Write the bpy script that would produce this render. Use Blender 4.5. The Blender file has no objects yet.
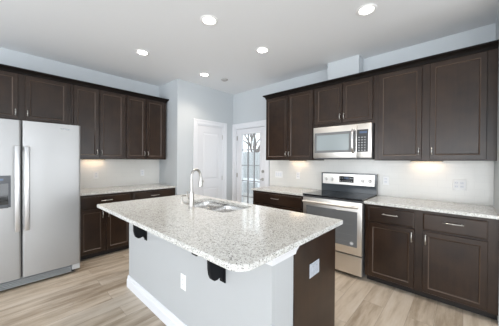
import bpy, bmesh, math, random
from mathutils import Vector, Matrix
random.seed(4)
C = bpy.context.scene
COL = C.collection
PI = math.pi
XW, YW, ZC = 3.445, 4.333, 2.776        # range wall, fridge wall, ceiling
YP, XJ = 3.668, 2.125                   # pantry wall, jog
XL, YB = -3.6, -4.2                     # far side of the open room behind the camera
YR = -0.217                              # stub wall right of the cabinets

# ------------------------------------------------------------------ camera
cd = bpy.data.cameras.new('camera'); cam = bpy.data.objects.new('camera', cd); COL.objects.link(cam)
cd.sensor_width = 36; cd.lens = 16.84; cd.shift_y = -0.0008; cd.shift_x = -0.0003; cd.clip_start = 0.02
cam.matrix_world = (Matrix.Translation((0, 0, 1.3588)) @ Matrix.Rotation(-0.8257, 4, 'Z')
                    @ Matrix.Rotation(PI/2-0.0075, 4, 'X') @ Matrix.Rotation(0.0059, 4, 'Z'))
C.camera = cam
# ------------------------------------------------------------------ exposure, sky, lights
C.view_settings.view_transform = 'Standard'; C.view_settings.look = 'None'
C.view_settings.exposure = 0.62; C.view_settings.gamma = 1.0; C.view_settings.use_curve_mapping = False
w = bpy.data.worlds.new('sky'); C.world = w; w.use_nodes = True
bg = w.node_tree.nodes['Background']; bg.inputs[0].default_value = (0.86, 0.93, 1.0, 1); bg.inputs[1].default_value = 1.7

def area(name, loc, direction, sx, sy, power, color):
    l = bpy.data.lights.new(name, 'AREA'); l.shape = 'RECTANGLE'; l.size = sx; l.size_y = sy
    l.energy = power; l.color = color
    o = bpy.data.objects.new(name, l); COL.objects.link(o); o.location = loc
    o.rotation_euler = Vector(direction).to_track_quat('-Z', 'Y').to_euler(); return o
DAY = (0.93, 0.965, 1.0)
WX = [(-2.6, 1.7), (-0.45, 2.3), (2.70, 1.4)]     # windows in the wall behind (centre x, width)
WY = [(-2.6, 2.0), (0.1, 2.0), (2.8, 2.0)]     # windows in the left wall (centre y, width)
for x, ww in WX: area('window_daylight', (x, YB-0.75, 1.15), (0, 1, 0.35), ww, 2.3, 40, DAY)
for y, ww in WY: area('window_daylight', (XL-0.75, y, 1.15), (1, 0, 0.35), ww, 2.3, 52, DAY)

# ------------------------------------------------------------------ materials
def mat(name, color=(.8,.8,.8), rough=.5, metal=0, spec=.5, emit=None, es=1, coat=0):
    m = bpy.data.materials.new(name); m.use_nodes = True
    b = m.node_tree.nodes['Principled BSDF']
    b.inputs['Base Color'].default_value = (*color, 1); b.inputs['Roughness'].default_value = rough
    b.inputs['Metallic'].default_value = metal; b.inputs['Specular IOR Level'].default_value = spec
    b.inputs['Coat Weight'].default_value = coat; b.inputs['Coat Roughness'].default_value = .15
    if emit: b.inputs['Emission Color'].default_value = (*emit, 1); b.inputs['Emission Strength'].default_value = es
    return m
def nd(m, t, **kw):
    n = m.node_tree.nodes.new(t)
    for k, v in kw.items(): setattr(n, k, v)
    return n
def lk(m, a, b): m.node_tree.links.new(a, b)
def bsdf(m): return m.node_tree.nodes['Principled BSDF']
def coords(m, scale=(1,1,1), rot=(0,0,0), loc=(0,0,0)):
    t = nd(m, 'ShaderNodeTexCoord'); mp = nd(m, 'ShaderNodeMapping')
    mp.inputs['Scale'].default_value = scale; mp.inputs['Rotation'].default_value = rot; mp.inputs['Location'].default_value = loc
    lk(m, t.outputs['Object'], mp.inputs['Vector']); return mp.outputs['Vector']
def ramp(m, fac, stops):
    r = nd(m, 'ShaderNodeValToRGB'); e = r.color_ramp.elements
    while len(e) < len(stops): e.new(.5)
    for el, (p, c) in zip(e, stops): el.position = p; el.color = (*c, 1)
    lk(m, fac, r.inputs[0]); return r.outputs['Color']
def bump(m, h, strength=.1, dist=.01):
    b = nd(m, 'ShaderNodeBump'); b.inputs['Strength'].default_value = strength; b.inputs['Distance'].default_value = dist
    lk(m, h, b.inputs['Height']); lk(m, b.outputs['Normal'], bsdf(m).inputs['Normal'])
def noise(m, vec, scale, detail=4, rough=.6):
    n = nd(m, 'ShaderNodeTexNoise'); n.inputs['Scale'].default_value = scale
    n.inputs['Detail'].default_value = detail; n.inputs['Roughness'].default_value = rough
    lk(m, vec, n.inputs['Vector']); return n.outputs['Fac']

def paint(name, c, rough=.6):
    m = mat(name, c, rough, spec=.3); v = coords(m); n = noise(m, v, 180, 2)
    bump(m, n, .04, .002); return m
M = {}
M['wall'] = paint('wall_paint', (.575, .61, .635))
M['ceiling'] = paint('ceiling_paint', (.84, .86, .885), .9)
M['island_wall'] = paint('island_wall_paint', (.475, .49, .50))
M['trim'] = mat('white_trim_paint', (.80, .815, .85), .35)
M['door'] = mat('white_door_paint', (.76, .77, .80), .35)

def wood(name, c1, c2, rough, coat, scale=(14, 14, 1.1)):
    m = mat(name, c1, rough, spec=.40, coat=coat); v = coords(m, scale)
    n = noise(m, v, 3.2, 6, .65); n2 = noise(m, coords(m, (1, 1, 1)), 5.5, 3, .55)
    av = nd(m, 'ShaderNodeMix', data_type='FLOAT'); av.inputs[0].default_value = .65; lk(m, n, av.inputs[2]); lk(m, n2, av.inputs[3])
    c = ramp(m, av.outputs[0], [(.3, c1), (.7, c2)])
    lk(m, c, bsdf(m).inputs['Base Color']); bump(m, n, .012, .001); return m
M['wood'] = wood('espresso_stained_wood', (.012, .0062, .0040), (.040, .0215, .0125), .29, .0)
M['wood_h'] = wood('espresso_stained_wood_across', (.012, .0062, .0040), (.040, .0215, .0125), .29, .0, (1.1, 14, 14))
M['wood_edge'] = mat('paler_wood_edge', (.085, .056, .040), .3)  # paler brown for the inner bevel of the panel doors
M['wood_dark'] = mat('toe_kick_black_brown', (.012, .009, .008), .6)
M['crown'] = wood('shaded_crown_wood', (.006, .004, .003), (.010, .007, .006), .6, 0, (1.1, 14, 14)); bsdf(M['crown']).inputs['Specular IOR Level'].default_value = .15  # cabinet wood darkened: the low light on the crown is put into its colour
M['inside'] = mat('cabinet_underside', (.05, .034, .026), .5)

def steel(name, c, rough, stretch):
    m = mat(name, c, rough, 1.0); v = coords(m, stretch); n = noise(m, v, 30, 3)
    r = nd(m, 'ShaderNodeMapRange'); r.inputs['To Min'].default_value = rough-.05; r.inputs['To Max'].default_value = rough+.07
    lk(m, n, r.inputs['Value']); lk(m, r.outputs[0], bsdf(m).inputs['Roughness']); return m
M['steel'] = steel('brushed_stainless', (.41, .41, .41), .36, (40, 40, 1)); bsdf(M['steel']).inputs['Metallic'].default_value = .65
M['steel_h'] = steel('brushed_stainless_across', (.82, .785, .74), .34, (1, 1, 40))
M['steel_sink'] = steel('sink_stainless', (.80, .79, .78), .26, (10, 10, 10))
M['nickel'] = mat('brushed_nickel', (.50, .485, .46), .28, 1)
M['chrome'] = mat('chrome', (.8, .8, .8), .1, 1)
M['fridge_side'] = mat('fridge_grey_side', (.12, .12, .125), .5)
M['blackglass'] = mat('black_glass', (.012, .013, .015), .06, spec=.6)
M['ovenglass'] = mat('oven_window_glass', (.17, .175, .18), .10, spec=.9)
M['microglass'] = mat('microwave_window_glass', (.30, .345, .36), .12, spec=.8)
M['blackplastic'] = mat('black_plastic', (.02, .021, .023), .35)
M['greyplastic'] = mat('grey_plastic', (.16, .165, .17), .4)
M['button'] = mat('light_buttons', (.45, .46, .47), .5)
M['iron'] = mat('black_wrought_iron', (.006, .007, .009), .6, spec=.2)
M['white'] = mat('white_plastic', (.90, .90, .90), .35)
M['grille'] = mat('grey_grille', (.28, .30, .31), .4)
M['hingegrey'] = mat('light_grey_cover', (.50, .51, .51), .4)
M['dispdark'] = mat('dark_dispenser_plastic', (.05, .055, .065), .25)
M['knob'] = mat('pale_knob', (.78, .76, .73), .3)
M['plate_shaded'] = mat('shaded_cover_plate', (.44, .47, .52), .4)  # grey stands for the shade on this face, put into the plate colour
M['riser'] = mat('dark_glass_with_reflection', (.06, .07, .08), .12)  # dark glass with its grey-blue reflection put into the base colour
M['display'] = mat('blue_display', (.02, .03, .06), .2, emit=(.25, .4, .7), es=.18)
M['burner'] = mat('burner_ring_print', (.10, .10, .11), .2)
M['lens'] = mat('downlight_lens', (1, 1, 1), .5, emit=(1, .96, .9), es=9)
M['warmlens'] = mat('under_cabinet_lens', (1, .9, .75), .5, emit=(1, .72, .42), es=2)

# granite
m = M['granite'] = mat('white_speckled_granite', (.8, .8, .78), .12, spec=.55)
v = coords(m)
vo = nd(m, 'ShaderNodeTexVoronoi'); vo.inputs['Scale'].default_value = 215; lk(m, v, vo.inputs['Vector'])
sep = nd(m, 'ShaderNodeSeparateColor'); lk(m, vo.outputs['Color'], sep.inputs[0])
c1 = ramp(m, sep.outputs[0], [(0, (.12, .12, .125)), (.04, (.22, .215, .21)), (.10, (.40, .39, .37)), (.24, (.60, .60, .58)), (.50, (.72, .725, .71)), (1, (.82, .825, .81))])
vo2 = nd(m, 'ShaderNodeTexVoronoi'); vo2.inputs['Scale'].default_value = 75; lk(m, v, vo2.inputs['Vector'])
sep2 = nd(m, 'ShaderNodeSeparateColor'); lk(m, vo2.outputs['Color'], sep2.inputs[0])
c2 = ramp(m, sep2.outputs[1], [(0, (.70, .69, .66)), (.10, (.80, .785, .755)), (.3, (.90, .90, .885)), (1, (.95, .95, .94))])
mx = nd(m, 'ShaderNodeMix', data_type='RGBA', blend_type='MULTIPLY'); mx.inputs[0].default_value = .85
lk(m, c1, mx.inputs[6]); lk(m, c2, mx.inputs[7])
lk(m, mx.outputs[2], bsdf(m).inputs['Base Color'])

# subway tile: u along the wall, v up
def tile(name, axis):
    m = mat(name, (.8, .8, .8), .22, spec=.5)
    t = nd(m, 'ShaderNodeTexCoord'); s = nd(m, 'ShaderNodeSeparateXYZ'); c = nd(m, 'ShaderNodeCombineXYZ')
    lk(m, t.outputs['Object'], s.inputs[0]); lk(m, s.outputs[axis], c.inputs[0]); lk(m, s.outputs[2], c.inputs[1])
    b = nd(m, 'ShaderNodeTexBrick'); b.inputs['Scale'].default_value = 1
    b.inputs['Brick Width'].default_value = .153; b.inputs['Row Height'].default_value = .0765
    b.inputs['Mortar Size'].default_value = .0016; b.inputs['Mortar Smooth'].default_value = .3
    b.inputs['Color1'].default_value = (.80, .79, .755, 1); b.inputs['Color2'].default_value = (.815, .805, .77, 1)
    b.inputs['Mortar'].default_value = (.76, .75, .72, 1)
    lk(m, c.outputs[0], b.inputs['Vector']); lk(m, b.outputs['Color'], bsdf(m).inputs['Base Color'])
    inv = nd(m, 'ShaderNodeMath', operation='SUBTRACT'); inv.inputs[0].default_value = 1; lk(m, b.outputs['Fac'], inv.inputs[1])
    bump(m, inv.outputs[0], .10, .001); return m
M['tile_y'] = tile('white_subway_tile_range', 1); M['tile_x'] = tile('white_subway_tile_fridge', 0)

# plank floor, boards along X
m = M['floor'] = mat('light_oak_plank', (.5, .4, .3), .33, spec=.4)
v = coords(m)
b = nd(m, 'ShaderNodeTexBrick'); b.inputs['Scale'].default_value = 1; b.offset = .37
b.inputs['Brick Width'].default_value = 1.22; b.inputs['Row Height'].default_value = .18
b.inputs['Mortar Size'].default_value = .0012; b.inputs['Mortar Smooth'].default_value = .5; b.inputs['Bias'].default_value = 0
b.inputs['Color1'].default_value = (0, 0, 0, 1); b.inputs['Color2'].default_value = (1, 1, 1, 1); b.inputs['Mortar'].default_value = (.5, .5, .5, 1)
lk(m, v, b.inputs['Vector'])
s = nd(m, 'ShaderNodeSeparateColor'); lk(m, b.outputs['Color'], s.inputs[0])
ofs = nd(m, 'ShaderNodeVectorMath', operation='MULTIPLY_ADD'); lk(m, b.outputs['Color'], ofs.inputs[0])
ofs.inputs[1].default_value = (7, 3, 5); mp = coords(m, (1.1, 8, 1)); lk(m, mp, ofs.inputs[2])
g = noise(m, ofs.outputs[0], 1.6, 7, .62)
mixf = nd(m, 'ShaderNodeMath', operation='MULTIPLY_ADD'); lk(m, s.outputs[0], mixf.inputs[0]); mixf.inputs[1].default_value = .16
sb = nd(m, 'ShaderNodeMath', operation='SUBTRACT'); lk(m, g, sb.inputs[0]); sb.inputs[1].default_value = .08
lk(m, sb.outputs[0], mixf.inputs[2])
col = ramp(m, mixf.outputs[0], [(.28, (.32, .25, .18)), (.42, (.45, .37, .285)), (.54, (.56, .475, .38)), (.72, (.63, .555, .47))])
mo = nd(m, 'ShaderNodeMix', data_type='RGBA'); lk(m, b.outputs['Fac'], mo.inputs[0]); lk(m, col, mo.inputs[6]); mo.inputs[7].default_value = (.24, .19, .15, 1)
lk(m, mo.outputs[2], bsdf(m).inputs['Base Color']); bump(m, g, .05, .002)

# clear glass pane
m = M['glass'] = bpy.data.materials.new('clear_glass'); m.use_nodes = True
m.node_tree.nodes.remove(m.node_tree.nodes['Principled BSDF'])
tr = nd(m, 'ShaderNodeBsdfTransparent'); gl = nd(m, 'ShaderNodeBsdfGlossy'); gl.inputs['Roughness'].default_value = .02
ms = nd(m, 'ShaderNodeMixShader')
tr.inputs[0].default_value = (.93, .95, .95, 1)
ms.inputs[0].default_value = .10; lk(m, tr.outputs[0], ms.inputs[1]); lk(m, gl.outputs[0], ms.inputs[2])
lk(m, ms.outputs[0], m.node_tree.nodes['Material Output'].inputs[0])
# outdoors
m = M['fence'] = mat('weathered_fence_boards', (.30, .31, .31), .8)
v = coords(m, (1, 1, 1)); wv = nd(m, 'ShaderNodeTexWave', bands_direction='Y'); wv.inputs['Scale'].default_value = 2.2
wv.inputs['Distortion'].default_value = .4; lk(m, v, wv.inputs['Vector'])
lk(m, ramp(m, wv.outputs['Fac'], [(0, (.30, .30, .30)), (.1, (.44, .45, .45)), (1, (.50, .51, .51))]), bsdf(m).inputs['Base Color'])
m = M['concrete'] = mat('concrete', (.45, .43, .41), .9); v = coords(m)
lk(m, ramp(m, noise(m, v, 3, 6), [(.3, (.30, .27, .24)), (.6, (.5, .48, .46))]), bsdf(m).inputs['Base Color'])
M['bark'] = mat('grey_bark', (.16, .13, .11), .9)

# ------------------------------------------------------------------ mesh helpers
def box(bm, x0, x1, y0, y1, z0, z1, bevel=0, seg=1):
    vs = [bm.verts.new((x, y, z)) for z in (z0, z1) for y in (y0, y1) for x in (x0, x1)]
    f = [(0,2,3,1),(4,5,7,6),(0,1,5,4),(2,6,7,3),(0,4,6,2),(1,3,7,5)]
    fs = [bm.faces.new([vs[i] for i in q]) for q in f]
    if bevel:
        es = list({e for fc in fs for e in fc.edges})
        bmesh.ops.bevel(bm, geom=es, offset=bevel, segments=seg, profile=.5, affect='EDGES')
    return vs
def frame_of(d):
    d = Vector(d).normalized(); a = Vector((0,0,1)) if abs(d.z) < .9 else Vector((1,0,0))
    u = d.cross(a).normalized(); return u, d.cross(u).normalized()
def tube(bm, pts, r, n=10, cap=True):
    rs = r if isinstance(r, (list, tuple)) else [r]*len(pts); pts = [Vector(p) for p in pts]; rings = []
    u = None
    for i, p in enumerate(pts):
        d = (pts[min(i+1, len(pts)-1)] - pts[max(i-1, 0)]).normalized()
        if u is None: u, _ = frame_of(d)
        u = (u - d*u.dot(d)).normalized(); vv = d.cross(u)
        rings.append([bm.verts.new(p + rs[i]*(u*math.cos(2*PI*k/n) + vv*math.sin(2*PI*k/n))) for k in range(n)])
    for a, b_ in zip(rings, rings[1:]):
        for k in range(n): bm.faces.new((a[k], a[(k+1)%n], b_[(k+1)%n], b_[k]))
    if cap: bm.faces.new(rings[0][::-1]); bm.faces.new(rings[-1])
def lathe(bm, prof, center, axis=(0,0,1), n=24):
    ax = Vector(axis).normalized(); u, vv = frame_of(ax); c = Vector(center); rings = []
    for r, h in prof:
        if r < 1e-6: rings.append([bm.verts.new(c + ax*h)]*n)
        else: rings.append([bm.verts.new(c + ax*h + r*(u*math.cos(2*PI*k/n) + vv*math.sin(2*PI*k/n))) for k in range(n)])
    for a, b_ in zip(rings, rings[1:]):
        for k in range(n):
            q = []
            for t in (a[k], a[(k+1)%n], b_[(k+1)%n], b_[k]):
                if t not in q: q.append(t)
            if len(q) > 2: bm.faces.new(q)
def prism(bm, poly, a0, a1, fn):
    """poly of 2D points, extruded from a0 to a1; fn(p, a) -> 3D"""
    A = [bm.verts.new(fn(p, a0)) for p in poly]; B = [bm.verts.new(fn(p, a1)) for p in poly]
    n = len(poly); bm.faces.new(A); bm.faces.new(B[::-1])
    for i in range(n): bm.faces.new((A[i], B[i], B[(i+1)%n], A[(i+1)%n]))
def rect_ring(bm, loops, edge=None):
    """nested rectangles (x0,x1,z0,z1,y) bridged; last one capped, first one capped"""
    R = [[bm.verts.new((x, y, z)) for x, z in ((x0, z0), (x1, z0), (x1, z1), (x0, z1))] for x0, x1, z0, z1, y in loops]
    bm.faces.new(R[0][::-1]); bm.faces.new(R[-1])
    for i, (a, b_) in enumerate(zip(R, R[1:])):
        for k in range(4):
            f = bm.faces.new((a[k], a[(k+1)%4], b_[(k+1)%4], b_[k]))
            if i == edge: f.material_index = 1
def finish(name, bm, mt, parent=None, smooth=None, off=None):
    bmesh.ops.recalc_face_normals(bm, faces=bm.faces[:])
    if off is not None: bmesh.ops.translate(bm, verts=bm.verts[:], vec=-Vector(off))
    me = bpy.data.meshes.new(name); bm.to_mesh(me); bm.free()
    for x in (mt if isinstance(mt, list) else [mt]): me.materials.append(x)
    if smooth is not None: me.shade_smooth(); me.set_sharp_from_angle(angle=math.radians(smooth))
    o = bpy.data.objects.new(name, me); COL.objects.link(o)
    if parent: o.parent = parent
    return o
def part(name, parent, mt, fn, smooth=None, off=None, label=None):
    bm = bmesh.new(); fn(bm); o = finish(name, bm, mt, parent, smooth, off)
    if label: o['label'] = label
    return o
def thing(name, label, cat, loc, rz=0, group=None):
    o = bpy.data.objects.new(name, None); COL.objects.link(o); o.location = loc; o.rotation_euler = (0, 0, rz)
    o.empty_display_size = .1; o['label'] = label; o['category'] = cat
    if group: o['group'] = group
    return o
def tag(o, label, cat, group=None):
    o['label'] = label; o['category'] = cat
    if group: o['group'] = group
    return o
def struct(name, mt, fn, parent=None, smooth=None):
    o = part(name, parent, mt, fn, smooth)
    if parent is None: o['kind'] = 'structure'
    return o
def setloc(o, p):      # move a mesh object's origin to p without moving the shape
    o.data.transform(Matrix.Translation(-Vector(p))); o.location = p; return o

# ------------------------------------------------------------------ room shell
T = .12
def floor_fn(bm): box(bm, XL-T, XW+T, YB-T, YW+T, -.1, 0)
struct('floor', M['floor'], floor_fn)
struct('ceiling', M['ceiling'], lambda bm: box(bm, XL-T, XW+T, YB-T, YW+T, ZC, ZC+.1))
# range wall with the glass door opening
DY0, DY1, DZ = 2.765, 3.600, 2.045      # clear opening
def wr(bm):
    box(bm, XW, XW+T, YR-T, DY0, 0, ZC); box(bm, XW, XW+T, DY1, YW+T, 0, ZC); box(bm, XW, XW+T, DY0, DY1, DZ, ZC)
struct('wall_right', M['wall'], wr)
struct('wall_back', M['wall'], lambda bm: box(bm, XL-T, XJ, YW, YW+T, 0, ZC))
PX0, PX1, PZ = 2.53, 3.17, 2.045        # pantry door opening
def wp(bm):
    box(bm, XJ, PX0, YP, YP+T, 0, ZC); box(bm, PX1, XW, YP, YP+T, 0, ZC); box(bm, PX0, PX1, YP, YP+T, PZ, ZC)
    box(bm, XJ, XJ+T, YP+T, YW+T, 0, ZC); box(bm, XJ+T, XW, YW, YW+T, 0, ZC)
struct('wall_pantry', M['wall'], wp)
struct('wall_stub', M['wall'], lambda bm: box(bm, 2.815, XW, YR-T, YR, 0, ZC))
def wfront(bm):
    xs = [XL-T]
    for x, ww in WX: xs += [x-ww/2, x+ww/2]
    xs.append(XW+T)
    box(bm, xs[0], xs[-1], YB-T, YB, 0, .1); box(bm, xs[0], xs[-1], YB-T, YB, 2.45, ZC)
    for i in range(0, len(xs), 2): box(bm, xs[i], xs[i+1], YB-T, YB, .1, 2.45)
struct('wall_front', M['wall'], wfront)
def wleft(bm):
    ys = [YB]
    for y, ww in WY: ys += [y-ww/2, y+ww/2]
    ys.append(YW)
    box(bm, XL-T, XL, ys[0], ys[-1], 0, .1); box(bm, XL-T, XL, ys[0], ys[-1], 2.45, ZC)
    for i in range(0, len(ys), 2): box(bm, XL-T, XL, ys[i], ys[i+1], .1, 2.45)
struct('wall_left', M['wall'], wleft)
struct('wall_far_right', M['wall'], lambda bm: box(bm, XW, XW+T, YB, YR-T, 0, ZC))
# duct chase above the microwave cabinet
struct('trim_1', M['wall'], lambda bm: box(bm, 3.255, XW, 1.045, 1.475, 2.45, ZC))
# backsplash
struct('trim_2', M['tile_y'], lambda bm: box(bm, XW-.009, XW, YR, 2.665, .9, 1.40))
struct('trim_3', M['tile_x'], lambda bm: box(bm, .69, XJ, YW-.009, YW, .9, 1.40))

def casing(name, axis, c0, c1, top, pos, wd=.088):
    """flat casing with a stepped profile around an opening, proud of the wall"""
    def f(bm):
        def bx(a0, a1, z0, z1, t):
            if axis == 'y': box(bm, pos-t, pos, a0, a1, z0, z1, .003)
            else: box(bm, a0, a1, pos-t, pos, z0, z1, .003)
        for t, g0, g1 in ((.011, 0, wd), (.017, wd*.62, wd)):
            bx(c0-g1, c0-g0, 0, top+g1, t); bx(c1+g0, c1+g1, 0, top+g1, t); bx(c0-g0 if g0 else c0, c1+g0 if g0 else c1, top+g0, top+g1, t)
    return struct(name, M['trim'], f)
casing('trim_4', 'y', DY0, DY1, DZ, XW)
casing('trim_5', 'x', PX0, PX1, PZ, YP)

# jambs
def jamb_y(bm):
    box(bm, XW, XW+T, DY0, DY0+.02, 0, DZ); box(bm, XW, XW+T, DY1-.02, DY1, 0, DZ); box(bm, XW, XW+T, DY0+.02, DY1-.02, DZ-.02, DZ)
struct('trim_6', M['trim'], jamb_y)
def jamb_x(bm):
    box(bm, PX0, PX0+.02, YP, YP+T, 0, PZ); box(bm, PX1-.02, PX1, YP, YP+T, 0, PZ); box(bm, PX0+.02, PX1-.02, YP, YP+T, PZ-.02, PZ)
struct('trim_7', M['trim'], jamb_x)

# glass back door, 3 x 5 lites (local x along wall = -Y world)
d2 = bpy.data.objects.new('door_2', None); COL.objects.link(d2); d2['kind'] = 'structure'
d2.location = (XW+.03, DY1-.022, .005); d2.rotation_euler = (0, 0, -PI/2)
dw, dh = DY1-DY0-.044, DZ-.03
gx0, gx1, gz0, gz1 = .145, dw-.145, .30, 1.90
def dslab(bm):
    box(bm, 0, gx0, 0, .044, 0, dh); box(bm, gx1, dw, 0, .044, 0, dh)
    box(bm, gx0, gx1, 0, .044, 0, gz0); box(bm, gx0, gx1, 0, .044, gz1, dh)
    for y0, y1 in ((-.010, 0), (.044, .054)):
        g = .028
        box(bm, gx0-g, gx0, y0, y1, gz0-g, gz1+g, .003); box(bm, gx1, gx1+g, y0, y1, gz0-g, gz1+g, .003)
        box(bm, gx0, gx1, y0, y1, gz0-g, gz0, .003); box(bm, gx0, gx1, y0, y1, gz1, gz1+g, .003)
part('door_panel', d2, M['door'], dslab)
part('glass_pane', d2, M['glass'], lambda bm: box(bm, gx0, gx1, .018, .026, gz0, gz1))
M['muntin'] = mat('grey_muntin', (.28, .28, .28), .5)
def munt(bm):
    for i in (1, 2):
        x = gx0+(gx1-gx0)*i/3; box(bm, x-.009, x+.009, .008, .036, gz0, gz1)
    for i in range(1, 5):
        z = gz0+(gz1-gz0)*i/5; box(bm, gx0, gx1, .009, .035, z-.009, z+.009)
part('muntin_grid', d2, M['muntin'], munt)
def lev(bm):
    lathe(bm, [(.0, 0), (.03, 0), (.03, .008), (.012, .014), (.010, .045), (0, .045)], (dw-.07, 0, 1.0), (0, -1, 0), 16)
    tube(bm, [(dw-.07, -.043, 1.0), (dw-.12, -.045, 1.0), (dw-.17, -.043, .997)], [.010, .009, .007], 8)
part('door_handle', d2, M['nickel'], lev, 40)
part('deadbolt', d2, M['nickel'], lambda bm: lathe(bm, [(0, 0), (.03, 0), (.028, .014), (.008, .016), (.008, .03), (0, .03)], (dw-.07, 0, 1.15), (0, -1, 0), 16), 40)
for z in (.25, 1.05, 1.83):
    part('hinge', d2, M['nickel'], lambda bm: (tube(bm, [(.004, -.006, z-.045), (.004, -.006, z+.045)], .006, 8), box(bm, .004, .03, -.002, 0, z-.045, z+.045)), 40)

# pantry door, two raised panels
d1 = bpy.data.objects.new('door_1', None); COL.objects.link(d1); d1['kind'] = 'structure'
d1.location = (PX0+.022, YP+.006, .008)
pw, ph = PX1-PX0-.044, PZ-.03
def pslab(bm):
    box(bm, 0, pw, .008, .04, 0, ph)
    s = .105
    box(bm, 0, s, 0, .008, 0, ph); box(bm, pw-s, pw, 0, .008, 0, ph)
    for z0, z1 in ((0, .2), (.83, .98), (ph-.12, ph)): box(bm, s, pw-s, 0, .008, z0, z1)
    for z0, z1 in ((.2, .83), (.98, ph-.12)):
        rect_ring(bm, [(s+.02, pw-s-.02, z0+.02, z1-.02, .0085), (s+.02, pw-s-.02, z0+.02, z1-.02, .008), (s+.045, pw-s-.045, z0+.045, z1-.045, .0015)])
part('door_panel', d1, M['door'], pslab)
part('door_handle', d1, M['nickel'], lambda bm: lathe(bm, [(0, 0), (.032, 0), (.03, .008), (.011, .012), (.011, .03), (.027, .042), (.03, .055), (.02, .068), (0, .07)], (.065, 0, .96), (0, -1, 0), 18), 40)
for z in (.25, 1.0, 1.83):
    part('hinge', d1, M['nickel'], lambda bm: tube(bm, [(pw-.004, -.006, z-.045), (pw-.004, -.006, z+.045)], .006, 8), 40)

# baseboards
def basebd(name, p0, p1, nrm, h=.11):
    nx, ny = nrm
    prof = [(0, 0), (.015, 0), (.015, h*.72), (.011, h*.8), (.009, h*.93), (.004, h), (0, h)]
    def f(bm):
        prism(bm, prof, 0, 1, lambda p, a: (p0[0]+(p1[0]-p0[0])*a+nx*p[0], p0[1]+(p1[1]-p0[1])*a+ny*p[0], p[1]))
    return struct(name, M['trim'], f)
basebd('baseboard_jog', (XJ, 3.71), (XJ, YP), (-1, 0)); basebd('baseboard_pantry', (XJ-.015, YP), (PX0-.088, YP), (0, -1))
basebd('baseboard_corner', (PX1+.088, YP), (XW, YP), (0, -1))
basebd('baseboard_left', (XL, YB), (XL, YW), (1, 0)); basebd('baseboard_front', (XL, YB), (XW, YB), (0, 1))
basebd('baseboard_back', (XL, YW), (-.3, YW), (0, -1))

# windows behind the camera
for i, (x, ww) in enumerate(WX):
    def f(bm):
        a, c = x-ww/2, x+ww/2
        box(bm, a, a+.05, YB-.09, YB-.04, .1, 2.45); box(bm, c-.05, c, YB-.09, YB-.04, .1, 2.45)
        box(bm, a+.05, c-.05, YB-.09, YB-.04, .1, .15); box(bm, a+.05, c-.05, YB-.09, YB-.04, 2.40, 2.45); box(bm, a+.05, c-.05, YB-.09, YB-.04, 1.43, 1.47)
    struct('window_%d' % (i+1), M['trim'], f)
for i, (y, ww) in enumerate(WY):
    def f(bm):
        a, c = y-ww/2, y+ww/2
        box(bm, XL-.09, XL-.04, a, a+.05, .1, 2.45); box(bm, XL-.09, XL-.04, c-.05, c, .1, 2.45)
        box(bm, XL-.09, XL-.04, a+.05, c-.05, .1, .15); box(bm, XL-.09, XL-.04, a+.05, c-.05, 2.40, 2.45); box(bm, XL-.09, XL-.04, a+.05, c-.05, 1.43, 1.47)
    struct('window_%d' % (i+4), M['trim'], f)

# ------------------------------------------------------------------ cabinets
def shaker(bm, x0, x1, z0, z1, yb, t=.019, st=.045):
    """recessed panel door between x0..x1, z0..z1; back at yb, front at yb-t"""
    y = yb-t
    L = [(0, yb), (0, y+.004), (.003, y), (st-.001, y), (st+.006, y+.0045), (st+.009, y+.009), (st+.016, y+.0095)]
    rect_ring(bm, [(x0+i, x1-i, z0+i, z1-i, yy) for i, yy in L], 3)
def slabfront(bm, x0, x1, z0, z1, yb, t=.019):
    y = yb-t
    rect_ring(bm, [(x0+i, x1-i, z0+i, z1-i, yy) for i, yy in ((0, yb), (0, y+.006), (.006, y+.002), (.010, y))])
def pull(bm, cx, y, cz, L, vertical):
    pts = []; n = 9
    for i in range(n):
        t = i/(n-1)*2-1
        out = -.026+.010*t*t; s = t*L/2
        pts.append((cx, y+out, cz+s) if vertical else (cx+s, y+out, cz))
    tube(bm, pts, [.0035+.0022*(1-abs(i/(n-1)*2-1)) for i in range(n)], 8)
    for sgn in (-1, 1):
        s = sgn*L*.40
        p = (cx, y, cz+s) if vertical else (cx+s, y, cz)
        q = (p[0], y-.021, p[2]); tube(bm, [p, q], [.0065, .0045], 8)
def cabinet(name, label, x, y, z, rz, w_, d, h, doors=(), drawers=(), toe=0, group=None, filler=0):
    r = thing(name, label, 'cabinet', (x, y, z), rz, group)
    def body(bm):
        if toe:
            box(bm, 0, w_, -d, -.004, toe, h)
        else:
            box(bm, 0, w_, -d, 0, 0, h)
    part('body', r, M['wood'], body)
    if toe: part('toe_kick', r, M['wood_dark'], lambda bm: box(bm, .001, w_-.001, -d+.075, -.004, 0, toe))
    for (x0, x1, z0, z1, hs) in doors:     # hs: side of the pull: -1 left, 1 right; z: at bottom 'b' or top 't'
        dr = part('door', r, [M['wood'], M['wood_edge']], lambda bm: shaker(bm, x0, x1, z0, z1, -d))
        sd, tb = hs
        cx = x0+.022 if sd < 0 else x1-.022
        cz = z0+.085 if tb == 'b' else z1-.080
        part('handle', dr, M['nickel'], lambda bm: pull(bm, cx, -d-.019, cz, .075 if tb == 'b' else .10, True), 50)
    for (x0, x1, z0, z1) in drawers:
        dr = part('drawer', r, M['wood_h'], lambda bm: slabfront(bm, x0, x1, z0, z1, -d))
        part('handle', dr, M['nickel'], lambda bm: pull(bm, (x0+x1)/2, -d-.019, (z0+z1)/2+.015, .145, False), 50)
    return r
UZ0, UZ1 = 1.372, 2.435
UD = .33
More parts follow.
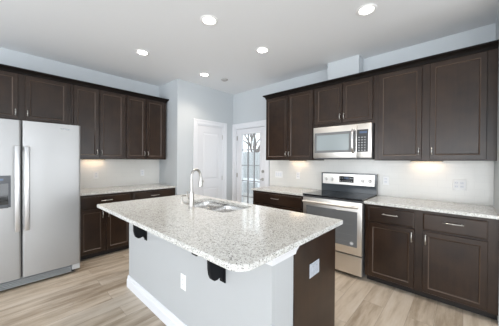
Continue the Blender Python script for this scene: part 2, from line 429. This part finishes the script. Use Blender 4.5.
# fridge wall uppers
def pair(w_, z0, z1, tb, l=.016, mid=.004, r=.016):
    c = w_/2; return [(l, c-mid/2, z0, z1, (1, tb)), (c+mid/2, w_-r, z0, z1, (-1, tb))]
H = UZ1-UZ0
cabinet('wall_cabinet', 'short espresso two-door wall cabinet above the refrigerator', -.290, YW, 1.83, 0, .985, UD, UZ1-1.83,
        [(.03, .467, .015, .565, (1, 'b')), (.528, .952, .015, .565, (-1, 'b'))])
cabinet('wall_cabinet', 'tall espresso two-door wall cabinet next to the refrigerator, on the fridge wall', .700, YW, UZ0, 0, .695, UD, H,
        [(.025, .325, .014, 1.018, (1, 'b')), (.340, .678, .014, 1.018, (-1, 'b'))])
cabinet('wall_cabinet', 'tall espresso two-door wall cabinet at the pantry end of the fridge wall', 1.397, YW, UZ0, 0, .690, UD, H,
        [(.016, .318, .014, 1.018, (1, 'b')), (.334, .640, .014, 1.018, (-1, 'b'))])
# range wall uppers
cabinet('wall_cabinet', 'espresso two-door wall cabinet left of the microwave', XW, 2.497, UZ0, -PI/2, .895, UD, H,
        [(.018, .444, .014, 1.018, (1, 'b')), (.456, .875, .014, 1.018, (-1, 'b'))])
cabinet('wall_cabinet', 'short espresso two-door wall cabinet right above the microwave', XW, 1.600, 1.83, -PI/2, .790, UD, UZ1-1.83,
        [(.018, .396, .04, .56, (1, 'b')), (.404, .770, .04, .56, (-1, 'b'))])
cabinet('wall_cabinet', 'wide espresso two-door wall cabinet right of the microwave, ending at the wall', XW, .808, UZ0, -PI/2, 1.024, UD, H,
        [(.046, .462, .014, 1.018, (1, 'b')), (.530, .955, .014, 1.018, (-1, 'b'))])
# base cabinets
BH, BT, BD = .883, .075, .605
dz = (.700, .858); bz = (.090, .684)
cabinet('base_cabinet', 'dark base cabinet with wide drawer between back door and stove', XW, 2.540, 0, -PI/2, .920, BD, BH,
        [(.018, .455, *bz, (1, 't')), (.462, .900, *bz, (-1, 't'))], [(.018, .900, *dz)], BT)
cabinet('base_cabinet', 'long dark base cabinet with two drawers and two doors right of the stove', XW, .825, 0, -PI/2, 1.041, BD, BH,
        [(.035, .460, *bz, (1, 't')), (.528, .975, *bz, (-1, 't'))], [(.035, .460, *dz), (.528, .975, *dz)], BT)
cabinet('base_cabinet', 'dark base cabinet beside the refrigerator, one drawer over two doors', .700, YW, 0, 0, .700, BD, BH,
        [(.035, .325, *bz, (1, 't')), (.352, .672, *bz, (-1, 't'))], [(.035, .672, *dz)], BT)
cabinet('base_cabinet', 'dark base cabinet against the pantry side wall, mostly hidden by the island', 1.403, YW, 0, 0, .720, BD, BH,
        [(.018, .345, *bz, (1, 't')), (.350, .675, *bz, (-1, 't'))], [(.018, .675, *dz)], BT)

# crown mouldings
CP = [(0, -.012), (.008, -.012), (.010, .006), (.020, .020), (.036, .030), (.044, .036), (.044, .052), (0, .052)]
def crown(name, label, path, z, corner):
    """path: list of (x,y, outx, outy) stations, offset vectors already mitred"""
    def f(bm):
        rings = [[bm.verts.new((x+ox*p[0], y+oy*p[0], z+p[1])) for p in CP] for x, y, ox, oy in path]
        n = len(CP)
        for a, b_ in zip(rings, rings[1:]):
            for i in range(n): bm.faces.new((a[i], a[(i+1)%n], b_[(i+1)%n], b_[i]))
        bm.faces.new(rings[0]); bm.faces.new(rings[-1][::-1])
    tag(part(name, None, M['crown'], f), label, 'moulding')
xf = XW-UD; yf = YW-UD
crown('crown_moulding', 'dark crown moulding running along the cabinet tops on the stove wall',
      [(XW-.01, 2.498, 0, 1), (xf-.001, 2.498, -1, 1), (xf-.001, YR+.002, -1, 0)], 2.414, None)
crown('crown_moulding', 'dark crown moulding along the cabinet tops on the refrigerator wall',
      [(-.29, yf-.001, 0, -1), (2.088, yf-.001, 1, -1), (2.088, YW-.01, 1, 0)], 2.414, None)

# ------------------------------------------------------------------ countertops
def edged(bm, x0, x1, y0, y1, z0=.884, z1=.914): box(bm, x0, x1, y0, y1, z0, z1, .004, 2)
G = M['granite']
tag(setloc(part('countertop', None, G, lambda bm: edged(bm, 2.815, XW-.009, 1.612, 2.565)), (3.1, 2.1, .884)), 'short granite countertop between the back door and the stove', 'countertop')
tag(setloc(part('countertop', None, G, lambda bm: edged(bm, 2.815, XW-.009, YR+.001, .838)), (3.1, .3, .884)), 'white speckled granite countertop right of the stove', 'countertop')
tag(setloc(part('countertop', None, G, lambda bm: edged(bm, .695, XJ-.001, 3.698, YW-.009)), (1.4, 4, .884)), 'granite countertop beside the refrigerator', 'countertop')

def rrect(x0, x1, y0, y1, r, n=5):
    if not isinstance(r, (tuple, list)): r = (r,)*4
    out = []
    for (cx, cy, a, rr) in ((x0, y0, PI, r[0]), (x1, y0, 1.5*PI, r[1]), (x1, y1, 0, r[2]), (x0, y1, .5*PI, r[3])):
        ccx = cx+rr if cx == x0 else cx-rr; ccy = cy+rr if cy == y0 else cy-rr
        for i in range(n+1):
            t = a+.5*PI*i/n; out.append((ccx+rr*math.cos(t), ccy+rr*math.sin(t)))
    return out
IX0, IX1, IY0, IY1 = .679, 1.786, .674, 2.712
SX0, SX1, SY0, SY1 = 1.300, 1.690, 1.500, 2.240
def island_top(bm):
    def loops(z, ins):
        o = rrect(IX0+ins, IX1-ins, IY0+ins, IY1-ins, (.085, .012, .012, .012), 6)
        h = rrect(SX0, SX1, SY0, SY1, .06, 5)
        return [bm.verts.new((x, y, z)) for x, y in o], [bm.verts.new((x, y, z)) for x, y in h]
    o1, h1 = loops(.914, .004); o0, h0 = loops(.884, .002)
    om = [bm.verts.new((x, y, .910)) for x, y in rrect(IX0, IX1, IY0, IY1, (.085, .012, .012, .012), 6)]
    on = [bm.verts.new((x, y, .886)) for x, y in rrect(IX0, IX1, IY0, IY1, (.085, .012, .012, .012), 6)]
    for o, h in ((o1, h1), (o0, h0)):
        es = [bm.edges.new((L[i], L[(i+1)%len(L)])) for L in (o, h) for i in range(len(L))]
        bmesh.ops.triangle_fill(bm, use_beauty=True, use_dissolve=False, edges=es)
    for A, B in ((o1, om), (om, on), (on, o0), (h1, h0)):
        n = len(A)
        for i in range(n): bm.faces.new((A[i], A[(i+1)%n], B[(i+1)%n], B[i]))
tag(setloc(part('island_countertop', None, G, island_top), (1.2, 1.7, .884)), 'large white speckled granite countertop on the kitchen island', 'countertop')

# ------------------------------------------------------------------ island
KX0, KX1, KY0, KY1 = .962, 1.165, .725, 2.640
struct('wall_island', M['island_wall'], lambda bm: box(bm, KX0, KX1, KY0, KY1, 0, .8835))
def ibase(bm):
    h = .125; prof = [(0, 0), (.017, 0), (.017, h*.62), (.012, h*.70), (.010, h*.92), (.004, h), (0, h)]
    path = [(KX1, KY1, 0, 1), (KX0, KY1, -1, 1), (KX0, KY0, -1, -1), (KX1, KY0, 0, -1)]
    rings = [[bm.verts.new((x+ox*p[0], y+oy*p[0], p[1])) for p in prof] for x, y, ox, oy in path]
    n = len(prof)
    for a, b_ in zip(rings, rings[1:]):
        for i in range(n): bm.faces.new((a[i], a[(i+1)%n], b_[(i+1)%n], b_[i]))
    bm.faces.new(rings[0]); bm.faces.new(rings[-1][::-1])
struct('baseboard_island', M['trim'], ibase)
def icap(bm):
    prof = [(0, .822), (.010, .822), (.014, .842), (.020, .856), (.023, .862), (.023, .8835), (0, .8835)]
    path = [(KX0, KY1, -1, 0), (KX0, KY0, -1, -1), (KX1, KY0, 1, -1), (KX1, KY0+.02, 1, 0)]
    rings = [[bm.verts.new((x+ox*p[0], y+oy*p[0], p[1])) for p in prof] for x, y, ox, oy in path]
    n = len(prof)
    for a, b_ in zip(rings, rings[1:]):
        for i in range(n): bm.faces.new((a[i], a[(i+1)%n], b_[(i+1)%n], b_[i]))
    bm.faces.new(rings[0]); bm.faces.new(rings[-1][::-1])
struct('trim_8', M['trim'], icap)
# island cabinet run (doors face the stove)
ic = thing('island_cabinet', 'dark island cabinet run with plain end panel under the granite top', 'cabinet', (KX1+.0005, KY0+.004, 0))
IW = 1.745-KX1
def icb(bm):
    box(bm, 0, IW-.02, .0, .018, .0, .883)                 # near end
    box(bm, 0, IW-.02, KY1-KY0-.03, KY1-KY0-.012, 0, .883)
    box(bm, 0, .015, .018, KY1-KY0-.03, .085, .883)        # back
    box(bm, .015, IW-.085, .018, KY1-KY0-.03, .085, .10)   # floor
    box(bm, IW-.10, IW-.085, .018, KY1-KY0-.03, 0, .085)   # kick
    box(bm, IW-.04, IW-.02, .018, KY1-KY0-.03, .085, .883)  # face frame
part('body', ic, M['wood'], icb)
part('end_panel', ic, M['wood'], lambda bm: box(bm, -.0, IW-.005, -.012, -.0005, 0, .883, .0015))
L_ = KY1-KY0-.03
for k in range(4):
    a = .01+L_*k/4; b2 = .01+L_*(k+1)/4-.008
    def dfn(bm):
        tmp = bmesh.new(); shaker(tmp, a, b2, .10, .68 if k not in (1, 2) else .858, 0)
        bmesh.ops.transform(tmp, matrix=Matrix.Rotation(PI/2, 4, 'Z'), verts=tmp.verts[:])
        bmesh.ops.translate(tmp, vec=(IW-.0195, 0, 0), verts=tmp.verts[:])
        me = bpy.data.meshes.new('t'); tmp.to_mesh(me); tmp.free(); bm.from_mesh(me); bpy.data.meshes.remove(me)
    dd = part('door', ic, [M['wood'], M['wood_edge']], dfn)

# corbel brackets under the overhang
def corbel(bm):
    # side profile in (x from wall towards the seat, z), thick in y
    poly = [(0, 0), (-.222, 0), (-.228, -.03), (-.220, -.050), (-.205, -.060), (-.185, -.055), (-.160, -.045), (-.135, -.050), (-.118, -.080), (-.114, -.13), (-.113, -.17), (-.107, -.205), (-.096, -.232), (-.078, -.246), (-.055, -.248), (-.038, -.240), (-.022, -.248), (-.012, -.268), (0, -.274)]
    prism(bm, poly, -.013, .013, lambda p, a: (p[0], a, p[1]))
def corbel_plate(bm): box(bm, -.006, 0, -.026, .026, -.283, 0, .001)
gb = 'brackets under the island overhang'
for i, (y, lab) in enumerate(((2.222, 'black curved bracket under the island overhang near the refrigerator end'),
                              (1.108, 'black curved bracket under the island overhang near the rounded countertop corner'))):
    r = thing('countertop_bracket', lab, 'bracket', (KX0-.0005, y, .8835), 0, gb)
    part('arm', r, M['iron'], corbel, 30); part('mounting_plate', r, M['iron'], corbel_plate)

# ------------------------------------------------------------------ sink and faucet
sk = thing('kitchen_sink', 'double bowl stainless steel sink set in the island top', 'sink', ((SX0+SX1)/2, (SY0+SY1)/2, .883))
so = sk.location
mid = (SY0+SY1)/2+.01
def bowl(y0, y1, depth):
    def f(bm):
        z = .8825; R = []
        x0, x1 = SX0+.006, SX1-.006
        for ins, zz, rr in ((-.003, z, .06), (.0, z-.004, .055), (.004, z-.05, .055), (.012, z-depth+.03, .05), (.035, z-depth, .04)):
            R.append([bm.verts.new((x, y, zz)) for x, y in rrect(x0+ins, x1-ins, y0+ins, y1-ins, rr, 5)])
        for a, b_ in zip(R, R[1:]):
            n = len(a)
            for i in range(n): bm.faces.new((a[i], a[(i+1)%n], b_[(i+1)%n], b_[i]))
        bm.faces.new(R[-1])
    return f
for (y0, y1) in ((SY0+.006, mid-.012), (mid+.012, SY1-.006)):
    bo = part('bowl', sk, M['steel_sink'], bowl(y0, y1, .20), 50, so)
    cy = (y0+y1)/2; cx = (SX0+SX1)/2+.03
    part('drain', bo, M['chrome'], lambda bm: lathe(bm, [(0, .001), (.018, .001), (.02, .004), (.045, .004), (.047, .0005), (0, .0005)], (cx, cy, .8825-.20), (0, 0, 1), 20), 40, so)
part('divider', sk, M['steel_sink'], lambda bm: box(bm, SX0+.004, SX1-.004, mid-.0125, mid+.0125, .862, .872, .003, 2), 40, so)

FX, FY = 1.232, 1.870
fc = thing('kitchen_faucet', 'tall gooseneck pull-down faucet behind the island sink', 'faucet', (FX, FY, .914))
part('base', fc, M['nickel'], lambda bm: lathe(bm, [(0, 0), (.029, 0), (.029, .006), (.024, .010), (.0235, .10), (.021, .135), (.0165, .155), (0, .155)], (0, 0, 0), (0, 0, 1), 24), 40)
def neck(bm):
    dirx, diry = .995, .10      # spout swings over the bowls
    pts = [(0, 0, .13), (0, 0, .22), (0, 0, .305)]
    R = .052
    for i in range(1, 13):
        t = PI*i/12*.97
        s = R-R*math.cos(t); pts.append((s*dirx, s*diry, .305+R*math.sin(t)))
    pts.append((pts[-1][0]+.004*dirx, pts[-1][1]+.004*diry, .285))
    tube(bm, pts, .0112, 14)
part('spout', fc, M['nickel'], neck, 60)
sx = .106
part('spray_head', fc, M['nickel'], lambda bm: lathe(bm, [(0, 0), (.020, 0), (.0215, .01), (.020, .04), (.015, .085), (.0135, .10), (0, .10)], (sx*.995, sx*.10, .19), (.06, .0, 1), 20), 40)
def flv(bm):
    tube(bm, [(0, .018, .085), (0, .045, .088)], [.011, .011], 12)
    tube(bm, [(0, .04, .088), (.0, .062, .105), (0.0, .078, .15)], [.008, .007, .005], 10)
part('lever_handle', fc, M['nickel'], flv, 50)

sd = thing('soap_dispenser', 'small nickel soap dispenser to the left of the faucet', 'soap dispenser', (1.300, 2.155, .914))
part('base', sd, M['nickel'], lambda bm: lathe(bm, [(0, 0), (.022, 0), (.021, .006), (.013, .012), (.012, .04), (0, .04)], (0, 0, 0), (0, 0, 1), 18), 40)
part('pump', sd, M['nickel'], lambda bm: (tube(bm, [(0, 0, .038), (0, 0, .075)], .006, 10), lathe(bm, [(0, 0), (.011, 0), (.012, .012), (0, .016)], (0, 0, .07), (0, 0, 1), 14), tube(bm, [(0, 0, .078), (.03, .0, .080), (.055, .0, .070)], [.006, .005, .004], 8)), 50)

# ------------------------------------------------------------------ refrigerator
fx0, fx1, fyf = -.232, .690, 3.418
fr = thing('refrigerator', 'stainless side-by-side refrigerator with dispenser in its left door', 'refrigerator', ((fx0+fx1)/2, 3.85, 0))
fo = fr.location
part('body', fr, M['fridge_side'], lambda bm: box(bm, fx0+.004, fx1-.004, fyf+.075, YW-.03, .035, 1.745, .006), None, fo)
def fdoor(x0, x1):
    def f(bm):
        r = .022; n = 5
        pr = [(x0, fyf+.065)]
        pr += [(x0+r-r*math.cos(PI/2*i/n), fyf+r-r*math.sin(PI/2*i/n)) for i in range(n+1)]
        pr += [(x1-r+r*math.sin(PI/2*i/n), fyf+r-r*math.cos(PI/2*i/n)) for i in range(n+1)]
        pr += [(x1, fyf+.065)]
        prism(bm, pr, .112, 1.768, lambda p, a: (p[0], p[1], a))
    return f
seam = .178
dl = part('door', fr, M['steel'], fdoor(fx0, seam-.003), 40, fo, 'left freezer door with ice and water dispenser')
dr_ = part('door', fr, M['steel'], fdoor(seam+.003, fx1), 40, fo, 'wide plain right door')
def fh(x):
    def f(bm):
        box(bm, x-.019, x+.019, fyf-.058, fyf-.040, .615, 1.50, .006, 2)
        for z in (.645, 1.47): box(bm, x-.013, x+.013, fyf-.045, fyf, z-.02, z+.02, .003)
    return f
M['bar'] = mat('satin_handle_bar', (.66, .66, .67), .35, 1)
part('handle', dl, M['bar'], fh(seam-.034), 50, fo); part('handle', dr_, M['bar'], fh(seam+.038), 50, fo)
dx0, dx1 = -.125, .098
part('dispenser', dl, M['dispdark'], lambda bm: (box(bm, dx0, dx1, fyf-.006, fyf+.001, 1.115, 1.195, .002), box(bm, dx0, dx0+.018, fyf-.006, fyf+.001, .87, 1.115), box(bm, dx1-.018, dx1, fyf-.006, fyf+.001, .87, 1.115), box(bm, dx0+.018, dx1-.018, fyf-.010, fyf+.001, .865, .90, .002)), None, fo)
part('dispenser_recess', dl, M['blackglass'], lambda bm: (box(bm, dx0+.018, dx1-.018, fyf-.002, fyf+.0005, .90, 1.115), box(bm, -.05, .02, fyf-.02, fyf-.002, 1.06, 1.115, .004)), None, fo)
part('dispenser_display', dl, M['display'], lambda bm: box(bm, -.07, .045, fyf-.0068, fyf-.006, 1.145, 1.165), None, fo)
# small maker's mark at the top right
part('badge', dr_, M['chrome'], lambda bm: box(bm, .500, .585, fyf-.0015, fyf, 1.708, 1.720), None, fo)
part('base_grille', fr, M['grille'], lambda bm: [box(bm, fx0+.02, fx1-.085, fyf+.03, fyf+.07, .025+.017*i, .037+.017*i) for i in range(4)] and box(bm, fx0+.02, fx1-.085, fyf+.05, fyf+.08, .02, .105), None, fo)
part('hinge_cover', fr, M['hingegrey'], lambda bm: box(bm, fx1-.08, fx1-.004, fyf+.012, fyf+.08, .045, .108, .005), None, fo)
for x in (fx0+.08, fx1-.06):
    part('foot', fr, M['blackplastic'], lambda bm: lathe(bm, [(0, 0), (.022, 0), (.022, .012), (.01, .014), (.01, .05), (0, .05)], (x, fyf+.11, 0), (0, 0, 1), 12), 40, fo)
    part('foot', fr, M['blackplastic'], lambda bm: lathe(bm, [(0, 0), (.022, 0), (.022, .012), (.01, .014), (.01, .05), (0, .05)], (x, YW-.10, 0), (0, 0, 1), 12), 40, fo)

# ------------------------------------------------------------------ stove (local: x left to right, front -y), root at wall
RL, RR = 1.604, .846
rw = RL-RR
rg = thing('electric_range', 'stainless electric range with black glass top between the cabinets', 'stove', (XW-.010, RL, 0), -PI/2)
RF = -.635                                  # door front plane
SH = M['steel_h']
part('body', rg, M['fridge_side'], lambda bm: (box(bm, .002, rw-.002, RF+.045, -.01, .03, .905), [lathe(bm, [(0, 0), (.02, 0), (.02, .01), (.008, .012), (.008, .035), (0, .035)], (x, y, 0), (0, 0, 1), 10) for x in (.05, rw-.05) for y in (RF+.12, -.08)]))
part('cooktop', rg, M['blackglass'], lambda bm: box(bm, -.002, rw+.002, RF-.005, -.05, .906, .926, .004, 2))
for bx, by, R in ((.20, -.46, .115), (.20, -.20, .078), (.56, -.47, .09), (.56, -.20, .10)):
    part('burner_ring', rg, M['burner'], lambda bm: lathe(bm, [(R-.004, .9261), (R-.004, .9265), (R, .9265), (R, .9261), (R-.004, .9261)], (bx, by, 0), (0, 0, 1), 36))
od = part('oven_door', rg, SH, lambda bm: (box(bm, .004, rw-.004, RF, RF+.043, .275, .885, .005, 2)), 40)
part('window', od, M['ovenglass'], lambda bm: box(bm, .055, rw-.055, RF-.003, RF+.001, .365, .775, .002))
def inner(bm):
    box(bm, .10, rw-.10, RF-.0036, RF-.003, .42, .423); box(bm, .10, rw-.10, RF-.0036, RF-.003, .50, .503); box(bm, .10, rw-.10, RF-.0036, RF-.003, .62, .623)
part('rack_lines', od, M['greyplastic'], inner)
def emblem(bm):
    lathe(bm, [(0, .0008), (.021, .0008), (.021, 0), (0, 0)], (rw-.115, RF-.003, .405), (0, -1, 0), 24)
part('emblem', od, M['button'], emblem)
def emb2(bm):
    tube(bm, [(rw-.115+.014*math.cos(t*PI/8), RF-.0043, .405+.009*math.sin(t*PI/8)) for t in range(17)], .0016, 6, False)
    box(bm, rw-.121, rw-.109, RF-.0050, RF-.0038, .402, .408)
part('emblem_mark', od, M['white'], emb2)
def ohandle(bm):
    n = 12; pts = [(.03+(rw-.06)*i/n, RF-.048-.006*math.sin(PI*i/n), .835) for i in range(n+1)]
    tube(bm, pts, .0165, 12)
    for x in (.05, rw-.05): tube(bm, [(x, RF+.002, .835), (x, RF-.045, .835)], [.014, .012], 10)
part('handle', od, SH, ohandle, 50)
part('storage_drawer', rg, SH, lambda bm: box(bm, .004, rw-.004, RF, RF+.043, .045, .262, .005, 2))
# backguard
BG0, BG1 = -.075, -.012
part('backguard', rg, M['riser'], lambda bm: prism(bm, [(BG0, .927), (BG1, .927), (BG1, 1.192), (BG0, 1.192)], .0, rw, lambda p, a: (a, p[0], p[1])))
cp = part('control_panel', rg, SH, lambda bm: prism(bm, [(BG0-.010, 1.030), (BG0-.0003, 1.030), (BG0-.0003, 1.178), (BG0-.006, 1.178)], .022, rw-.022, lambda p, a: (a, p[0], p[1])))
yk = BG0-.008
for kx in (.075, .165, rw-.165, rw-.075):
    part('knob', rg, M['knob'], lambda bm: lathe(bm, [(0, 0), (.026, 0), (.025, .006), (.019, .010), (.017, .028), (0, .030)], (kx, yk, 1.098), (0, -1, 0), 20), 40)
dsp = part('display', cp, M['blackglass'], lambda bm: box(bm, rw/2-.105, rw/2+.095, yk-.0035, yk+.002, 1.062, 1.148))
for i in range(3):
    part('clock_digit', dsp, M['display'], lambda bm: box(bm, rw/2-.03+i*.02, rw/2-.018+i*.02, yk-.0045, yk-.003, 1.110, 1.135))
for x, z in [(-.09+i*.03, 1.075) for i in range(6)] + [(-.09, 1.115), (-.065, 1.115), (.045, 1.115), (.067, 1.115)]:
    part('touch_key', dsp, M['button'], lambda bm: box(bm, rw/2+x, rw/2+x+.012, yk-.0045, yk-.003, z, z+.010))

# ------------------------------------------------------------------ microwave
mw = thing('microwave_oven', 'stainless over-the-range microwave mounted under the short wall cabinet', 'microwave', (XW-.010, 1.586, 1.392), -PI/2)
mwW, mwH, MF = .760, .437, -.385
part('body', mw, M['fridge_side'], lambda bm: box(bm, 0, mwW, MF+.03, -.001, .0, mwH))
part('door', mw, SH, lambda bm: box(bm, 0, mwW*.775, MF, MF+.029, .012, mwH-.002, .005, 2), 40)
mdo = mw.children[-1] if False else [o for o in COL.objects if o.parent == mw and o.name.startswith('door')][0]
part('window_frame', mdo, M['greyplastic'], lambda bm: box(bm, .022, mwW*.775-.008, MF-.002, MF+.001, .085, mwH-.080, .001))
part('window', mdo, M['microglass'], lambda bm: box(bm, .055, mwW*.775-.095, MF-.004, MF-.001, .115, mwH-.115, .001))
def mh(bm):
    x = mwW*.775-.040
    pts = [(x, MF, mwH-.075), (x, MF-.032, mwH-.085), (x, MF-.045, mwH-.13), (x, MF-.048, mwH/2+.01), (x, MF-.045, .14), (x, MF-.032, .095), (x, MF, .085)]
    tube(bm, pts, .019, 12)
part('handle', mdo, M['bar'], mh, 50)
cpn = part('control_panel', mw, SH, lambda bm: box(bm, mwW*.775+.002, mwW, MF, MF+.029, .012, mwH-.002, .005, 2), 40)
px0, px1 = mwW*.775+.004, mwW-.038
kp = part('keypad', cpn, M['blackplastic'], lambda bm: box(bm, px0, px1, MF-.002, MF+.001, .085, mwH-.075, .001))
part('display', kp, M['display'], lambda bm: box(bm, px0+.03, px1-.012, MF-.003, MF-.0015, mwH-.122, mwH-.098))
for i in range(3):
    for j in range(6):
        part('button', kp, M['button'], lambda bm: box(bm, px0+.018+i*.034, px0+.032+i*.034, MF-.003, MF-.0015, .10+j*.032, .111+j*.032))
part('vent_grille', mw, M['blackplastic'], lambda bm: box(bm, .02, mwW-.02, MF+.04, -.1, -.006, -.0005))

# ------------------------------------------------------------------ outlets and switches
def plate(lab, loc, rz, kind='outlet', n=1, w1=.070, h1=.115, pm='white', fm='trim'):
    W = w1+(n-1)*.046
    nm = 'wall_outlet' if kind == 'outlet' else 'light_switch'
    r = thing(nm, lab, 'outlet' if kind == 'outlet' else 'switch', loc, rz)
    part('cover_plate', r, M[pm], lambda bm: rect_ring(bm, [(-W/2, W/2, -h1/2, h1/2, 0), (-W/2, W/2, -h1/2, h1/2, -.003), (-W/2+.005, W/2-.005, -h1/2+.005, h1/2-.005, -.0055)]))
    for i in range(n):
        cx = (i-(n-1)/2)*.046
        if kind == 'outlet':
            for s in (-1, 1):
                fc_ = part('socket', r, M[fm], lambda bm: box(bm, cx-.016, cx+.016, -.0075, -.0056, s*.0195-.013, s*.0195+.013, .002))
                part('slots', fc_, M['greyplastic'], lambda bm: (box(bm, cx-.008, cx-.006, -.008, -.0074, s*.0195-.003, s*.0195+.006), box(bm, cx+.006, cx+.008, -.008, -.0074, s*.0195-.003, s*.0195+.006)))
        else:
            part('rocker', r, M['trim'], lambda bm: box(bm, cx-.016, cx+.016, -.009, -.0056, -.033, .033, .002))
    return r
yt = YW-.0095; xt = XW-.0095
plate('white outlet on the tile nearest the refrigerator', (1.075, yt, 1.12), 0)
plate('white outlet on the tile near the pantry end of the fridge wall', (1.80, yt, 1.13), 0)
plate('white switch plate on the tile nearest the back door', (xt, 2.455, 1.12), -PI/2, 'switch', 3)
plate('white outlet on the tile left of the stove', (xt, 2.06, 1.12), -PI/2)
plate('white outlet on the tile just right of the stove panel', (xt, .755, 1.115), -PI/2)
plate('white double outlet plate on the tile above the right countertop', (xt, .045, 1.11), -PI/2, 'outlet', 2)
plate('white outlet low on the painted island wall', (KX0-.0005, 1.565, .435), -PI/2)
plate('shade-toned outlet plate on the dark wood end panel of the island', (1.405, KY0+.004-.0125, .660), 0, 'outlet', 2, .082, .088, 'plate_shaded', 'plate_shaded')

# ------------------------------------------------------------------ ceiling lights
LS = [(1.458, 1.912, 'round white downlight above the middle of the island'),
      (2.345, .690, 'round downlight nearest the right edge, in front of the wide wall cabinet'),
      (1.300, 3.130, 'round ceiling downlight nearest the refrigerator wall cabinets'),
      (2.305, 1.915, 'round downlight in front of the cabinet left of the microwave'),
      (2.320, 3.165, 'smallest round downlight, in front of the pantry door')]
for x, y, lab in LS:
    r = thing('recessed_downlight', lab, 'ceiling light', (x, y, ZC), 0, 'recessed ceiling downlights')
    part('trim_ring', r, M['white'], lambda bm: lathe(bm, [(.060, -.001), (.062, -.006), (.070, -.010), (.086, -.006), (.090, -.0005), (.060, -.0005)], (0, 0, 0), (0, 0, 1), 32), 50)
    part('lens', r, M['lens'], lambda bm: lathe(bm, [(0, -.004), (.045, -.004), (.061, -.002), (.061, -.0008), (0, -.0008)], (0, 0, 0), (0, 0, 1), 32), 50)
    sl = bpy.data.lights.new('downlight_beam', 'SPOT'); sl.energy = 24; sl.color = (1, .87, .73); sl.spot_size = math.radians(125); sl.spot_blend = .8; sl.shadow_soft_size = .06
    so_ = bpy.data.objects.new('downlight_beam', sl); COL.objects.link(so_); so_.parent = r; so_.location = (0, 0, -.02)
sm = thing('smoke_detector', 'small grey ceiling detector by the farthest downlight', 'smoke detector', (2.70, 3.10, ZC))
M['vent'] = mat('grey_vent_paint', (.42, .42, .42), .6)
part('cover', sm, M['vent'], lambda bm: lathe(bm, [(0, -.022), (.035, -.022), (.052, -.014), (.062, -.0005), (0, -.0005)], (0, 0, 0), (0, 0, 1), 28), 40)

# under cabinet lights
def ucl(lab, x, y, rz, w_=.30, power=.17):
    r = thing('under_cabinet_light', lab, 'light', (x, y, UZ0-.0005), rz, 'under-cabinet lights')
    part('housing', r, M['blackplastic'], lambda bm: box(bm, -w_/2, w_/2, -.025, .025, -.010, 0, .002))
    part('lens', r, M['warmlens'], lambda bm: box(bm, -w_/2+.01, w_/2-.01, -.018, .018, -.012, -.0101))
    l = bpy.data.lights.new('under_cabinet_glow', 'AREA'); l.shape = 'RECTANGLE'; l.size = w_*.9; l.size_y = .03; l.energy = power; l.color = (1, .68, .40)
    o = bpy.data.objects.new('under_cabinet_glow', l); COL.objects.link(o); o.parent = r; o.location = (0, 0, -.014)
ucl('slim warm light under the cabinet left of the microwave', XW-.075, 2.03, -PI/2)
ucl('slim warm light under the wide cabinet right of the microwave', XW-.075, .33, -PI/2)
ucl('slim warm light under the tall cabinet beside the refrigerator', 1.03, YW-.075, 0)

# ------------------------------------------------------------------ outside the back door
struct('ground', M['concrete'], lambda bm: box(bm, XW+T, 16, -2, 16, -.2, -.08))
def fence(bm):
    for k in range(60): box(bm, 7.6, 7.63, 3+k*.145, 3.138+k*.145, -.08, 1.74+.02*math.sin(k*7), .003)
    for z in (.3, 1.4): box(bm, 7.63, 7.68, 3, 11.7, z, z+.09)
tag(setloc(part('fence', None, M['fence'], fence), (7.6, 6, -.08)), 'grey board fence seen through the glass back door', 'fence')
def rail(bm):
    box(bm, 6.2, 6.3, 4.2, 9.2, .58, .72, .005)
    for k in range(6): box(bm, 6.21, 6.29, 4.3+k*.96, 4.38+k*.96, -.08, .58)
tag(setloc(part('low_railing', None, M['trim'], rail), (6.25, 6, -.08)), 'low white railing outside the glass back door', 'railing')
tree = thing('bare_tree', 'bare leafless tree behind the grey fence, through the glass door', 'tree', (10.5, 9.35, -.08))
def branches(bm):
    def br(p, d, L, r, lv):
        q = p+d*L; tube(bm, [p, (p+q)/2+Vector((random.uniform(-.03,.03),)*3), q], [r, r*.85, r*.65], 6)
        if lv:
            for k in range(3):
                nd_ = (d+Vector((random.uniform(-.8,.8), random.uniform(-.8,.8), random.uniform(-.1,.6)))).normalized(); br(q-d*L*.2*k, nd_, L*.68, r*.6, lv-1)
    br(Vector((0, 0, 0)), Vector((0, 0, 1)), 1.6, .12, 5)
part('trunk', tree, M['bark'], branches)
